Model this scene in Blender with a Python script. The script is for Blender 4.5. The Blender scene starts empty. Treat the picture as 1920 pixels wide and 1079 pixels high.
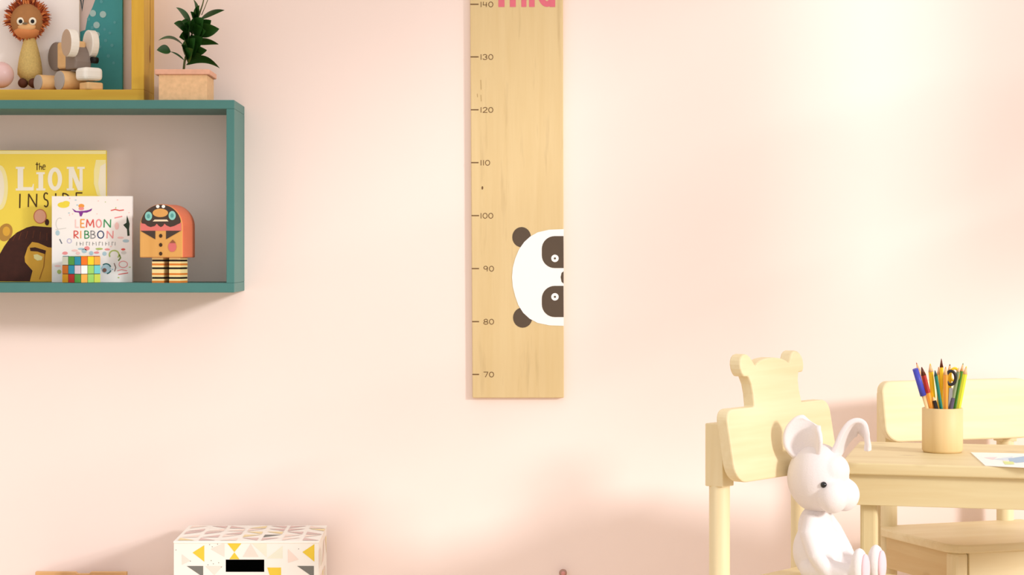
import bpy, bmesh, math, random
from mathutils import Vector, Matrix
random.seed(4)
sc = bpy.context.scene
COL = sc.collection
V = Vector
# ------------------------------------------------------------------ camera geometry
DW = 4.0            # camera to wall
FPX = 3964.0        # focal length in pixels (1920 wide)
PX, PY = 870.0, 470.0
CZ = 0.934
def P(px, py, d):
    """point seen at photo pixel (px, py) at distance d from the camera plane"""
    return V(((px - PX) * d / FPX, d - DW, CZ - (py - PY) * d / FPX))

# ------------------------------------------------------------------ materials
def lin(c):
    return tuple(((x / 255) / 12.92 if x / 255 <= .04045 else ((x / 255 + .055) / 1.055) ** 2.4) for x in c) + (1,)
MATS = {}
def mat(name, rgb, rough=.55, var=.06, scale=40., bump=0., spec=.3, sheen=0., coat=0.):
    if name in MATS: return MATS[name]
    m = bpy.data.materials.new(name); m.use_nodes = True
    nt = m.node_tree; b = nt.nodes['Principled BSDF']
    b.inputs['Roughness'].default_value = rough
    b.inputs['Specular IOR Level'].default_value = spec
    if sheen: b.inputs['Sheen Weight'].default_value = sheen
    if coat: b.inputs['Coat Weight'].default_value = coat
    c = lin(rgb)
    tc = nt.nodes.new('ShaderNodeTexCoord')
    no = nt.nodes.new('ShaderNodeTexNoise'); no.inputs['Scale'].default_value = scale
    no.inputs['Detail'].default_value = 3
    nt.links.new(tc.outputs['Object'], no.inputs['Vector'])
    mx = nt.nodes.new('ShaderNodeMix'); mx.data_type = 'RGBA'
    mx.inputs[6].default_value = tuple(x * (1 - var) for x in c[:3]) + (1,)
    mx.inputs[7].default_value = tuple(min(1, x * (1 + var)) for x in c[:3]) + (1,)
    nt.links.new(no.outputs['Fac'], mx.inputs[0])
    nt.links.new(mx.outputs[2], b.inputs['Base Color'])
    if bump:
        bp = nt.nodes.new('ShaderNodeBump'); bp.inputs['Strength'].default_value = bump
        bp.inputs['Distance'].default_value = .002
        nt.links.new(no.outputs['Fac'], bp.inputs['Height']); nt.links.new(bp.outputs['Normal'], b.inputs['Normal'])
    MATS[name] = m
    return m
def wood(name, rgb, dark, axis='x', rotz=0., scale=1., amount=.5, knots=.0, rough=.5, streak=0.):
    """pine or maple: stretched noise along one axis, plus knots"""
    if name in MATS: return MATS[name]
    m = bpy.data.materials.new(name); m.use_nodes = True
    nt = m.node_tree; b = nt.nodes['Principled BSDF']; N = nt.nodes.new; L = nt.links.new
    b.inputs['Roughness'].default_value = rough; b.inputs['Specular IOR Level'].default_value = .3
    tc = N('ShaderNodeTexCoord')
    mr = N('ShaderNodeMapping'); mr.inputs['Rotation'].default_value = (0, 0, -rotz)
    L(tc.outputs['Object'], mr.inputs['Vector'])
    mp = N('ShaderNodeMapping')
    s = [34 * scale] * 3; s['xyz'.index(axis)] = 2.2 * scale
    mp.inputs['Scale'].default_value = s
    L(mr.outputs['Vector'], mp.inputs['Vector'])
    n1 = N('ShaderNodeTexNoise'); n1.inputs['Scale'].default_value = 1.; n1.inputs['Detail'].default_value = 5
    n1.inputs['Distortion'].default_value = .6
    L(mp.outputs['Vector'], n1.inputs['Vector'])
    n2 = N('ShaderNodeTexNoise'); n2.inputs['Scale'].default_value = 4.; n2.inputs['Detail'].default_value = 2
    L(mp.outputs['Vector'], n2.inputs['Vector'])
    ad = N('ShaderNodeMath'); ad.operation = 'MULTIPLY_ADD'; ad.inputs[1].default_value = .35
    L(n2.outputs['Fac'], ad.inputs[0]); L(n1.outputs['Fac'], ad.inputs[2])
    rp = N('ShaderNodeValToRGB'); rp.color_ramp.elements[0].position = .45; rp.color_ramp.elements[1].position = .85
    rp.color_ramp.elements[0].color = (0, 0, 0, 1); rp.color_ramp.elements[1].color = (amount,) * 3 + (1,)
    L(ad.outputs[0], rp.inputs['Fac'])
    mx = N('ShaderNodeMix'); mx.data_type = 'RGBA'
    mx.inputs[6].default_value = lin(rgb); mx.inputs[7].default_value = lin(dark)
    L(rp.outputs['Color'], mx.inputs[0]); out = mx.outputs[2]
    if knots:
        mk = N('ShaderNodeMapping'); k = [16.] * 3; k['xyz'.index(axis)] = 9.
        mk.inputs['Scale'].default_value = k; L(mr.outputs['Vector'], mk.inputs['Vector'])
        vo = N('ShaderNodeTexVoronoi'); vo.inputs['Scale'].default_value = 1.
        L(mk.outputs['Vector'], vo.inputs['Vector'])
        r2 = N('ShaderNodeValToRGB'); r2.color_ramp.elements[0].position = .03; r2.color_ramp.elements[1].position = .17
        r2.color_ramp.elements[0].color = (knots,) * 3 + (1,); r2.color_ramp.elements[1].color = (0, 0, 0, 1)
        L(vo.outputs['Distance'], r2.inputs['Fac'])
        m2 = N('ShaderNodeMix'); m2.data_type = 'RGBA'; L(r2.outputs['Color'], m2.inputs[0])
        L(out, m2.inputs[6]); m2.inputs[7].default_value = lin((140, 95, 50)); out = m2.outputs[2]
    if streak:
        ms = N('ShaderNodeMapping'); k = [70.] * 3; k['xyz'.index(axis)] = 7.
        ms.inputs['Scale'].default_value = k; L(mr.outputs['Vector'], ms.inputs['Vector'])
        n3 = N('ShaderNodeTexNoise'); n3.inputs['Scale'].default_value = 1.; n3.inputs['Detail'].default_value = 3
        L(ms.outputs['Vector'], n3.inputs['Vector'])
        r3 = N('ShaderNodeValToRGB'); r3.color_ramp.elements[0].position = .60; r3.color_ramp.elements[1].position = .78
        r3.color_ramp.elements[0].color = (0, 0, 0, 1); r3.color_ramp.elements[1].color = (streak,) * 3 + (1,)
        L(n3.outputs['Fac'], r3.inputs['Fac'])
        m3 = N('ShaderNodeMix'); m3.data_type = 'RGBA'; L(r3.outputs['Color'], m3.inputs[0])
        L(out, m3.inputs[6]); m3.inputs[7].default_value = lin((150, 120, 80)); out = m3.outputs[2]
    L(out, b.inputs['Base Color'])
    MATS[name] = m
    return m

# ------------------------------------------------------------------ mesh builder
ORG = {}
class MB:
    def __init__(s): s.v = []; s.f = []; s.mi = []; s.sm = []
    def add(s, vs, fs, mi=0, smooth=False):
        o = len(s.v); s.v += [V(p) for p in vs]
        for f in fs: s.f.append([o + i for i in f]); s.mi.append(mi); s.sm.append(smooth)
        return s
    def prism(s, pts, vec, mi=0, side=None):
        n = len(pts); vec = V(vec); side = mi if side is None else side
        vs = [V(p) for p in pts] + [V(p) + vec for p in pts]
        s.add(vs, [list(range(n)), list(range(2 * n - 1, n - 1, -1))], mi)
        o = len(s.v) - 2 * n
        for i in range(n):
            j = (i + 1) % n
            s.f.append([o + i, o + n + i, o + n + j, o + j]); s.mi.append(side); s.sm.append(False)
        return s
    def box(s, c, sx, ax=None, mi=0):
        c = V(c); ax = ax or (V((1, 0, 0)), V((0, 1, 0)), V((0, 0, 1)))
        a, b, d = (V(ax[i]) * sx[i] / 2 for i in range(3))
        vs = [c + a * i + b * j + d * k for k in (-1, 1) for j in (-1, 1) for i in (-1, 1)]
        return s.add(vs, [(0, 2, 3, 1), (4, 5, 7, 6), (0, 1, 5, 4), (2, 6, 7, 3), (0, 4, 6, 2), (1, 3, 7, 5)], mi)
    def ell(s, c, r, ax=None, seg=20, rings=12, mi=0):
        c = V(c); ax = ax or (V((1, 0, 0)), V((0, 1, 0)), V((0, 0, 1)))
        if not hasattr(r, '__len__'): r = (r, r, r)
        A, B, C = (V(ax[i]) * r[i] for i in range(3))
        vs = [c - C]
        for k in range(1, rings):
            t = -math.pi / 2 + math.pi * k / rings
            for i in range(seg):
                p = 2 * math.pi * i / seg
                vs.append(c + A * (math.cos(t) * math.cos(p)) + B * (math.cos(t) * math.sin(p)) + C * math.sin(t))
        vs.append(c + C); fs = []
        for i in range(seg): fs.append((0, 1 + (i + 1) % seg, 1 + i))
        for k in range(rings - 2):
            for i in range(seg):
                a = 1 + k * seg + i; b = 1 + k * seg + (i + 1) % seg
                fs.append((a, b, b + seg, a + seg))
        t = len(vs) - 1; o = 1 + (rings - 2) * seg
        for i in range(seg): fs.append((o + i, o + (i + 1) % seg, t))
        return s.add(vs, fs, mi, True)
    def tube(s, pts, r, n=12, mi=0, cap=True, smooth=True):
        pts = [V(p) for p in pts]
        if not hasattr(r, '__len__'): r = [r] * len(pts)
        vs = []; u = None
        for i, p in enumerate(pts):
            t = (pts[min(i + 1, len(pts) - 1)] - pts[max(i - 1, 0)]).normalized()
            if u is None:
                u = t.cross(V((0, 0, 1)) if abs(t.z) < .9 else V((1, 0, 0))).normalized()
            else:
                u = (u - t * u.dot(t)).normalized()
            w = t.cross(u)
            for k in range(n):
                a = 2 * math.pi * k / n
                vs.append(p + (u * math.cos(a) + w * math.sin(a)) * r[i])
        fs = []
        for i in range(len(pts) - 1):
            for k in range(n):
                a = i * n + k; b = i * n + (k + 1) % n
                fs.append((a, b, b + n, a + n))
        s.add(vs, fs, mi, smooth)
        if cap:
            o = len(s.v) - len(vs)
            s.f.append([o + k for k in range(n - 1, -1, -1)]); s.mi.append(mi); s.sm.append(False)
            s.f.append([o + len(vs) - n + k for k in range(n)]); s.mi.append(mi); s.sm.append(False)
        return s
    def lathe(s, c, prof, n=40, mi=0):
        """profile of (r, z) about a vertical axis through c"""
        c = V(c); vs = []
        for r, z in prof:
            for k in range(n):
                a = 2 * math.pi * k / n
                vs.append(c + V((r * math.cos(a), r * math.sin(a), z)))
        fs = []
        for i in range(len(prof) - 1):
            for k in range(n):
                a = i * n + k; b = i * n + (k + 1) % n
                fs.append((a, b, b + n, a + n))
        return s.add(vs, fs, mi, True)
    def build(s, name, mats, parent=None, org=None, bevel=0., segs=2, fix=True):
        mats = mats if isinstance(mats, (list, tuple)) else [mats]
        o3 = ORG[parent.name] if parent else V(org if org is not None else (0, 0, 0))
        me = bpy.data.meshes.new(name)
        me.from_pydata([tuple(p - o3) for p in s.v], [], s.f)
        for m in mats: me.materials.append(m)
        me.polygons.foreach_set('material_index', s.mi)
        me.polygons.foreach_set('use_smooth', s.sm)
        if fix:
            bm = bmesh.new(); bm.from_mesh(me)
            bmesh.ops.recalc_face_normals(bm, faces=bm.faces); bm.to_mesh(me); bm.free()
        me.update()
        o = bpy.data.objects.new(name, me); COL.objects.link(o)
        if parent: o.parent = parent
        else: o.location = o3
        ORG[o.name] = o3
        if bevel:
            b = o.modifiers.new('bevel', 'BEVEL'); b.width = bevel; b.segments = segs; b.limit_method = 'ANGLE'
            b.angle_limit = math.radians(40); b.harden_normals = False
        return o
def tag(o, label=None, cat=None, group=None, kind=None):
    if label: o['label'] = label
    if cat: o['category'] = cat
    if group: o['group'] = group
    if kind: o['kind'] = kind
    return o
def thing(name, org, label, cat, group=None):
    o = bpy.data.objects.new(name, None); COL.objects.link(o)
    o.location = org; o.empty_display_size = .02; ORG[o.name] = V(org)
    return tag(o, label, cat, group)

class Print:
    """ink on a flat face that looks at the camera side: photo-pixel outlines laid at distance d"""
    def __init__(s, d, fn=None): s.d = d; s.mb = MB(); s.mats = []; s.fn = fn or (lambda x, y, l: P(x, y, s.d - .00035 * l))
    def _mi(s, m):
        if m not in s.mats: s.mats.append(m)
        return s.mats.index(m)
    def poly(s, pts, m, l=1):
        s.mb.add([s.fn(x, y, l) for x, y in pts], [list(range(len(pts)))], s._mi(m)); return s
    def ell(s, cx, cy, rx, ry, m, l=1, n=24, rot=0, a0=0, a1=360):
        c, q = math.cos(math.radians(rot)), math.sin(math.radians(rot)); pts = []
        full = (a1 - a0) >= 360
        for k in range(n if full else n + 1):
            a = math.radians(a0 + (a1 - a0) * k / n); x, y = rx * math.cos(a), ry * math.sin(a)
            pts.append((cx + x * c - y * q, cy + x * q + y * c))
        return s.poly(pts, m, l)
    def ring(s, cx, cy, rx, ry, w, m, l=1, n=24, a0=0, a1=360):
        h = w / 2; vs = []; full = (a1 - a0) >= 360
        for k in range(n if full else n + 1):
            a = math.radians(a0 + (a1 - a0) * k / n)
            for q in (h, -h): vs.append(s.fn(cx + (rx + q) * math.cos(a), cy + (ry + q) * math.sin(a), l))
        m2 = len(vs)
        s.mb.add(vs, [(2 * k, 2 * k + 1, (2 * k + 3) % m2, (2 * k + 2) % m2) for k in range(n)], s._mi(m)); return s
    def stroke(s, pts, w, m, l=1):
        for i in range(len(pts) - 1):
            (x0, y0), (x1, y1) = pts[i], pts[i + 1]
            L = math.hypot(x1 - x0, y1 - y0) or 1
            ux, uy = (x1 - x0) / L * w / 2, (y1 - y0) / L * w / 2; e = .35
            s.poly([(x0 - ux * e - uy, y0 - uy * e + ux), (x1 + ux * e - uy, y1 + uy * e + ux), (x1 + ux * e + uy, y1 + uy * e - ux), (x0 - ux * e + uy, y0 - uy * e - ux)], m, l + .22 * (i % 2))
        return s
    def glyph(s, ch, x, y, w, h, t, m, l=1):
        for st in GL[ch]:
            s.stroke([(x + a * w, y + b * h) for a, b in st], t, m, l)
        return s
    def text(s, txt, x, y, w, h, t, m, gap=.3, l=1):
        for ch in txt:
            k = .25 if ch in '1I' else 1
            if ch != ' ': s.glyph(ch, x, y, w * k, h, t, m, l)
            x += w * (k + gap)
        return s
    def build(s, name, parent): return s.mb.build(name, s.mats, parent, fix=False)
def arc(cx, cy, rx, ry, a0, a1, n=10):
    return [(cx + rx * math.cos(math.radians(a0 + (a1 - a0) * k / n)), cy + ry * math.sin(math.radians(a0 + (a1 - a0) * k / n))) for k in range(n + 1)]
GL = {
 '0': [arc(.5, .5, .5, .5, 0, 360, 14)], '1': [[(.5, 0), (.5, 1)]],
 '2': [[(.05, .2)] + arc(.5, .28, .45, .28, 190, 380, 8) + [(0, 1), (1, 1)]],
 '3': [arc(.45, .26, .45, .26, 200, 440, 9), arc(.45, .74, .5, .26, -80, 160, 9)],
 '4': [[(.1, 0), (.05, .6), (.95, .6)], [(.8, .1), (.75, 1)]],
 '7': [[(0, 0), (1, 0), (.4, 1)]],
 '8': [arc(.5, .25, .4, .25, 0, 360, 12), arc(.5, .75, .5, .25, 0, 360, 12)],
 '9': [arc(.45, .3, .42, .3, 0, 360, 12), [(.9, .2), (.8, 1)]],
 'I': [[(.5, 0), (.5, 1)]], 'L': [[(0, 0), (0, 1), (1, 1)]], 'N': [[(0, 1), (.05, 0), (.95, 1), (1, 0)]],
 'S': [arc(.5, .25, .45, .25, -40, -270, 9) + arc(.5, .75, .45, .25, -90, 140, 9)],
 'D': [[(0, 0), (0, 1)], [(0, 0)] + arc(.1, .5, .9, .5, -90, 90, 9) + [(0, 1)]],
 'E': [[(1, 0), (0, 0), (0, 1), (1, 1)], [(0, .5), (.8, .5)]],
 'M': [[(0, 1), (.1, 0), (.5, .8), (.9, 0), (1, 1)]], 'O': [arc(.5, .5, .5, .5, 0, 360, 16)],
 'R': [[(0, 1), (0, 0)] + arc(.3, .26, .6, .26, -90, 90, 8) + [(0, .52), (1, 1)]],
 'B': [[(0, 0), (0, 1)], [(0, 0)] + arc(.35, .24, .5, .24, -90, 90, 8) + [(0, .48)], [(0, .48)] + arc(.4, .74, .6, .26, -90, 90, 8) + [(0, 1)]],
 't': [[(.5, 0), (.5, 1)], [(0, .25), (1, .25)]], 'h': [[(0, 0), (0, 1)], [(0, .6), (.6, .45), (.8, .6), (.8, 1)]],
 'e': [[(0, .7), (1, .65), (.8, .4), (.3, .4), (0, .7), (.2, 1), (.9, .95)]],
}
def M_(name, rgb, **k): return mat(name, rgb, **k)

# ------------------------------------------------------------------ palette
ink = M_('brown ink', (112, 84, 52)); panda_dark = M_('panda dark brown', (88, 74, 60)); white = M_('white print', (250, 250, 246), var=.01)
pink_ink = M_('pink ink', (222, 112, 128)); black = M_('black', (22, 20, 20)); teal = M_('teal paint', (72, 124, 119), rough=.5, var=.04)
yellow_wood = wood('yellow stained wood', (224, 184, 66), (200, 150, 42), 'z', amount=.7)
cream = M_('cream', (246, 236, 206)); paper = M_('paper white', (246, 243, 238), var=.015)

# ------------------------------------------------------------------ the setting
wall_m = mat('pink wall paint', (248, 231, 223), rough=.85, var=.012, scale=6, bump=.03, spec=.1)
w = MB().box((0, .05, 1.3), (6.0, .1, 2.6)).build('wall_back', wall_m, org=(0, .05, 1.3)); tag(w, kind='structure')
w = MB().box((-.3, -2.5, -.05), (5.4, 5.2, .1)).build('floor', wood('pale floor boards', (232, 214, 190), (205, 180, 150), 'x', scale=.4), org=(0, 0, 0)); tag(w, kind='structure')
WX = 2.1
wy0, wy1, wz0, wz1 = -3.10, -.35, .25, 2.20
mb = MB()
mb.box((WX + .06, (wy1 + 0) / 2, 1.3), (.12, 0 - wy1, 2.6))
mb.box((WX + .06, (wy0 - 5.1) / 2, 1.3), (.12, 5.1 + wy0, 2.6))
mb.box((WX + .06, (wy0 + wy1) / 2, wz0 / 2), (.12, wy1 - wy0, wz0))
mb.box((WX + .06, (wy0 + wy1) / 2, (wz1 + 2.6) / 2), (.12, wy1 - wy0, 2.6 - wz1))
w = mb.build('wall_right', wall_m, org=(WX, -2.5, 0)); tag(w, kind='structure')
mb = MB(); win_m = M_('white window paint', (240, 240, 238))
ztr = 1.32
for yy, wd, za_ in ((wy0 + .03, .06, wz0), (-2.58, .12, ztr), (-1.97, .11, ztr), (-1.45, .16, ztr), (-.917, .10, ztr), (wy1 - .03, .06, wz0)):
    mb.box((WX + .06, yy, (za_ + wz1) / 2), (.05, wd, wz1 - za_))
for zz, wd in ((wz0 + .03, .06), (ztr, .035), (1.60, .035), (wz1 - .03, .06)):
    mb.box((WX + .06, (wy0 + wy1) / 2, zz), (.045, wy1 - wy0, wd))
w = mb.build('window_1', win_m, org=(WX + .06, (wy0 + wy1) / 2, wz0)); tag(w, kind='structure')

# ------------------------------------------------------------------ growth chart
maple = wood('maple veneer', (222, 199, 150), (206, 177, 120), 'z', scale=1.3, amount=.35, streak=.28)
DR = DW - .011
cor = [(881.0, -90), (1055.6, -90), (1057.3, 746.5), (886.0, 746.5)]
gc = thing('hanging_growth_chart', P(970, 746.5, DW), 'tall wooden height chart board with panda print hanging on the wall', 'growth chart')
b = MB().prism([P(x, y, DR) for x, y in cor], (0, .011, 0)).build('board', maple, gc, bevel=.0012)
for k, (y, n) in enumerate(zip((8, 106.7, 206, 305.2, 404.6, 504, 603.5, 702.6), ('140', '130', '120', '110', '100', '90', '80', '70'))):
    pr = Print(DR); xl = 881.8 + y * .0059
    pr.stroke([(xl, y), (897 + .3 * (k > 3) * 3, y)], 2.1, ink)
    x = 901 if len(n) == 3 else 907
    pr.text(n, x, y - 4.5, 8.0, 9.5, 1.25, ink, gap=.33)
    pr.build('scale_mark', gc)
pr = Print(DR)
for x0, x1 in ((934.5, 946), (956, 967), (977.5, 987)): pr.poly([(x0, -40), (x1, -40), (x1, 13), (x0, 13)], pink_ink)
pr.poly([(934.5, -40), (987, -40), (987, -28), (934.5, -28)], pink_ink, 1.2)
pr.poly([(992, -40), (1002.5, -40), (1002.5, 13), (992, 13)], pink_ink)
pr.ring(1025.5, -12, 11.5, 19.5, 11, pink_ink); pr.poly([(1030.5, -40), (1041, -40), (1041, 13), (1030.5, 13)], pink_ink, 1.3)
pr.build('lettering', gc)
pr = Print(DR)
head = [(1057, 430), (1030, 431), (1008, 436), (994, 444), (983, 454), (973, 468), (966, 485), (961.5, 502), (960, 520), (961.5, 538), (966, 556), (972, 573), (981, 587), (993, 598), (1008, 606), (1030, 610.5), (1057, 611.5)]
pr.poly(head, white, 2)
pp = pr.build('panda_print', gc); tag(pp, 'white and dark brown panda face printed sideways')
pr = Print(DR)
pr.ell(978, 445, 17.5, 19, panda_dark, 1); pr.build('ear', pp)
pr = Print(DR); pr.ell(980, 596, 18, 19, panda_dark, 1); pr.build('ear', pp)
for y0, y1, ey in ((443, 503, 484.8), (536.4, 595, 557)):
    pr = Print(DR)
    r = 24
    pts = [(1056.6, y0), (1016 + r, y0)] + [(1016 + r - r * math.sin(a), y0 + r - r * math.cos(a)) for a in [i * math.pi / 16 for i in range(1, 8)]] + [(1016, y0 + r), (1016, y1 - r)] + [(1016 + r - r * math.cos(a), y1 - r + r * math.sin(a)) for a in [i * math.pi / 16 for i in range(1, 8)]] + [(1016 + r, y1), (1056.9, y1)]
    pr.poly(pts, panda_dark, 3); pr.build('eye_patch', pp)
    pr = Print(DR); pr.ell(1040.5, ey, 7, 7, white, 4); pr.ell(1040.5, ey, 2, 2, panda_dark, 5); pr.build('eye', pp)
pr = Print(DR); pr.poly([(1056.8, 509), (1053, 512), (1051.3, 520), (1053, 529), (1056.8, 532)], panda_dark, 3); pr.build('nose', pp)
pr = Print(DR); pr.ell(904.5, 352.5, 1.6, 3.2, ink); pr.build('wood_knot', gc)
for x, y0, y1 in ((901.5, 150, 168), (901.8, 178, 190), (895, 176, 182)):
    pr = Print(DR); pr.stroke([(x, y0), (x + .6, y1)], .9, M_('dark grain', (176, 150, 100))); pr.build('grain_fleck', gc)

# ------------------------------------------------------------------ teal box shelf
DF = 3.824
zt, zti = P(0, 187.5, DF).z, P(0, 204.3, DF).z
zbi, zb = P(0, 531, DF).z, P(0, 549, DF).z
xr, xri = P(439.5, 0, DF).x, P(424.5, 0, DF).x
xl = -1.20; dpt = DW - DF; yc = -dpt / 2
sh = thing('wall_shelf', (xr - .4, 0, zb), 'wide teal painted open box shelf mounted on the pink wall', 'shelf')
MB().box(((xl + xr) / 2, yc, (zt + zti) / 2), (xr - xl, dpt, zt - zti)).build('top_board', teal, sh, bevel=.0012)
MB().box(((xl + xr) / 2, yc, (zb + zbi) / 2), (xr - xl, dpt, zbi - zb)).build('bottom_board', teal, sh, bevel=.0012)
MB().box(((xr + xri) / 2, yc, (zti + zbi) / 2), (xr - xri, dpt, zti - zbi)).build('side_board', teal, sh, bevel=.0008)
MB().box((xl + .008, yc, (zti + zbi) / 2), (.015, dpt, zti - zbi)).build('side_board', teal, sh, bevel=.0008)

# ------------------------------------------------------------------ yellow box shelf standing on it
DY = 3.872; dy = DW - DY
yx1, yx0 = P(270, 0, DY).x, P(246.3, 0, DY).x
yz0 = zt; yz1 = P(0, 168, DY).z; yz2 = yz0 + .34
yl = -1.16
ys = thing('box_shelf', (yx1 - .3, -dy / 2, yz0), 'yellow stained wooden box shelf standing on top of the teal shelf', 'shelf')
yh = wood('yellow stained wood lying', (224, 184, 66), (200, 150, 42), 'x', amount=.7)
MB().box(((yl + yx1) / 2, -dy / 2, (yz0 + yz1) / 2), (yx1 - yl, dy, yz1 - yz0)).build('bottom_board', yh, ys, bevel=.001)
MB().box(((yx0 + yx1) / 2, -dy / 2, (yz1 + yz2) / 2), (yx1 - yx0, dy, yz2 - yz1)).build('side_board', yellow_wood, ys, bevel=.001)
MB().box((yl + .0117, -dy / 2, (yz1 + yz2) / 2), (.0234, dy, yz2 - yz1)).build('side_board', yellow_wood, ys, bevel=.001)
MB().box(((yl + yx1) / 2, -dy / 2, yz2 + .0117), (yx1 - yl, dy, .0234)).build('top_board', yh, ys, bevel=.001)
kx = yx1 + .0003
for cy_, cz_, ry_, rz_ in ((-.055, P(0, 100, 3.93).z, .009, .017), (-.05, P(0, 40, 3.93).z, .003, .05)):
    kn = MB().add([(kx, cy_ + ry_ * math.cos(a * .3142), cz_ + rz_ * math.sin(a * .3142)) for a in range(20)], [list(range(20))])
    kn.build('wood_knot', M_('dark knot', (168, 108, 26)), ys)

# ------------------------------------------------------------------ potted plant
dp = 3.838
terr = mat('speckled terracotta', (224, 186, 142), rough=.8, var=.22, scale=120, bump=.1, spec=.1)
terr2 = mat('pinkish terracotta rim', (222, 172, 146), rough=.8, var=.14, scale=120, spec=.1)
pt = thing('potted_plant', P(343, 187, 3.89), 'leafy green plant in a square terracotta planter on the teal shelf', 'plant')
pt.location.z = zt; ORG[pt.name] = V(pt.location)
xa, xb = P(297.5, 0, dp).x, P(388, 0, dp).x; zr = P(0, 140, dp).z; zr2 = P(0, 130, dp).z
m = MB(); dpo = .105; t = .006
m.box(((xa + xb) / 2, dp - DW + dpo / 2, zt + .004), (xb - xa - .013, dpo - .013, .0078))
m.box(((xa + xb) / 2, dp - DW + t / 2, (zt + zr) / 2), (xb - xa, t, zr - zt)); m.box(((xa + xb) / 2, dp - DW + dpo - t / 2, (zt + zr) / 2), (xb - xa, t, zr - zt))
m.box((xa + t / 2, dp - DW + dpo / 2, (zt + zr) / 2), (t, dpo - 2 * t - .0004, zr - zt)); m.box((xb - t / 2, dp - DW + dpo / 2, (zt + zr) / 2), (t, dpo - 2 * t - .0004, zr - zt))
m.build('pot', terr, pt, bevel=.001)
ra, rb = xa - .007, xb + .005; m = MB(); y0 = dp - DW - .004; y1 = dp - DW + dpo + .004; h = zr2 - zr; zc = (zr + zr2) / 2; tt = .013
m.box(((ra + rb) / 2, y0 + tt / 2, zc), (rb - ra, tt, h)); m.box(((ra + rb) / 2, y1 - tt / 2, zc), (rb - ra, tt, h))
m.box((ra + tt / 2, (y0 + y1) / 2, zc), (tt, y1 - y0 - 2 * tt - .0004, h)); m.box((rb - tt / 2, (y0 + y1) / 2, zc), (tt, y1 - y0 - 2 * tt - .0004, h))
m.build('rim', terr2, pt, bevel=.0015)
MB().box(((xa + xb) / 2, dp - DW + dpo / 2, zr - .004), (xb - xa - .012, dpo - .012, .006)).build('soil', M_('soil', (70, 48, 34), var=.3, scale=300), pt)
ds = 3.89
stem = [(344, 136), (346, 116), (352, 95), (358, 70), (366, 46), (374, 26), (380, 8), (384, -10)]
m = MB(); m.tube([P(x, y, ds) for x, y in stem], [.0022, .0022, .002, .002, .0018, .0016, .0012, .001], 8)
m.tube([P(378, 28, ds), P(384, 14, ds - .004), P(391, -4, ds - .008)], .0007, 6); m.tube([P(372, 26, ds), P(366, 8, ds), P(362, -6, ds)], .0007, 6)
m.build('stem', M_('plant stem', (92, 98, 52)), pt)
leafm = mat('glossy dark green leaf', (34, 78, 24), rough=.38, var=.35, scale=60, spec=.5)
lf = MB()
def leaf(base, tip, wid, droop=0., dz=0., tw=0.):
    """leaf blade from base to tip pixel, bowing upward by droop pixels, reaching dz nearer the camera"""
    b0, t0 = P(*base, ds), P(*tip, ds - dz); n = 12; L = (t0 - b0)
    ax = L.normalized(); up = V((0, 0, 1)) - ax * ax.z
    up = up.normalized() if up.length > .05 else V((0, -1, 0))
    sd = ax.cross(up).normalized(); sd = (sd * math.cos(tw) + up * math.sin(tw)); nr = ax.cross(sd)
    if nr.dot(V((0, -1, .5))) < 0: nr = -nr
    s = ds / FPX; vs = []; fs = []
    for i in range(n + 1):
        q = i / n; c = b0 + L * q + V((0, 0, 1)) * (4 * q * (1 - q) * droop * s)
        hw = 1.25 * wid * s * (math.sin(math.pi * min(1, q ** .85)) ** .8 if 0 < q < 1 else .03) * .5
        vs += [c - sd * hw + nr * hw * .35, c, c + sd * hw + nr * hw * .35]
    for i in range(n):
        for j in (0, 1):
            a = i * 3 + j; fs.append((a, a + 1, a + 4, a + 3))
    lf.add(vs, fs, 0, True)
for a in [((346, 114), (319, 97), 3, 3, 0, 1.2), ((320, 97), (294, 94), 15, 2, .01, 1.25), ((346, 88), (297, 76), 13, 9, .02, .5), ((353, 68), (326, 44), 22, 4, .03, 1.1),
          ((358, 52), (330, 14), 14, 6, .0, .6), ((370, 34), (364, 0), 15, 0, .01, 1.4), ((376, 36), (421, 19), 13, 6, .0, .5), ((366, 62), (411, 54), 24, 4, .03, 1.0),
          ((360, 82), (410, 83), 15, 7, .01, .7), ((350, 98), (388, 94), 20, 3, .03, 1.0), ((349, 122), (412, 128), 15, 16, .0, .8), ((346, 110), (377, 101), 13, 2, .02, .8),
          ((352, 98), (341, 62), 30, 0, .03, 1.35), ((356, 82), (356, 40), 34, 0, .035, 1.4), ((364, 66), (382, 34), 30, 0, .03, 1.4), ((350, 110), (366, 72), 30, 0, .035, 1.35),
          ((366, 52), (357, 22), 24, 0, .025, 1.3), ((372, 58), (396, 38), 18, 2, .02, 1.1), ((350, 112), (340, 84), 22, 0, .02, 1.3), ((370, 44), (374, 10), 22, 0, .02, 1.4), ((352, 100), (372, 84), 26, 2, .03, 1.3), ((362, 70), (348, 46), 24, 0, .03, 1.2), ((358, 74), (336, 70), 20, 2, .02, 1.2), ((356, 92), (380, 70), 24, 2, .03, 1.2), ((364, 58), (386, 58), 22, 2, .035, 1.2), ((360, 60), (340, 40), 20, 2, .03, 1.2), ((350, 112), (362, 92), 22, 0, .04, 1.3)]:
    leaf(*a)
lf.build('foliage', leafm, pt)

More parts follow.
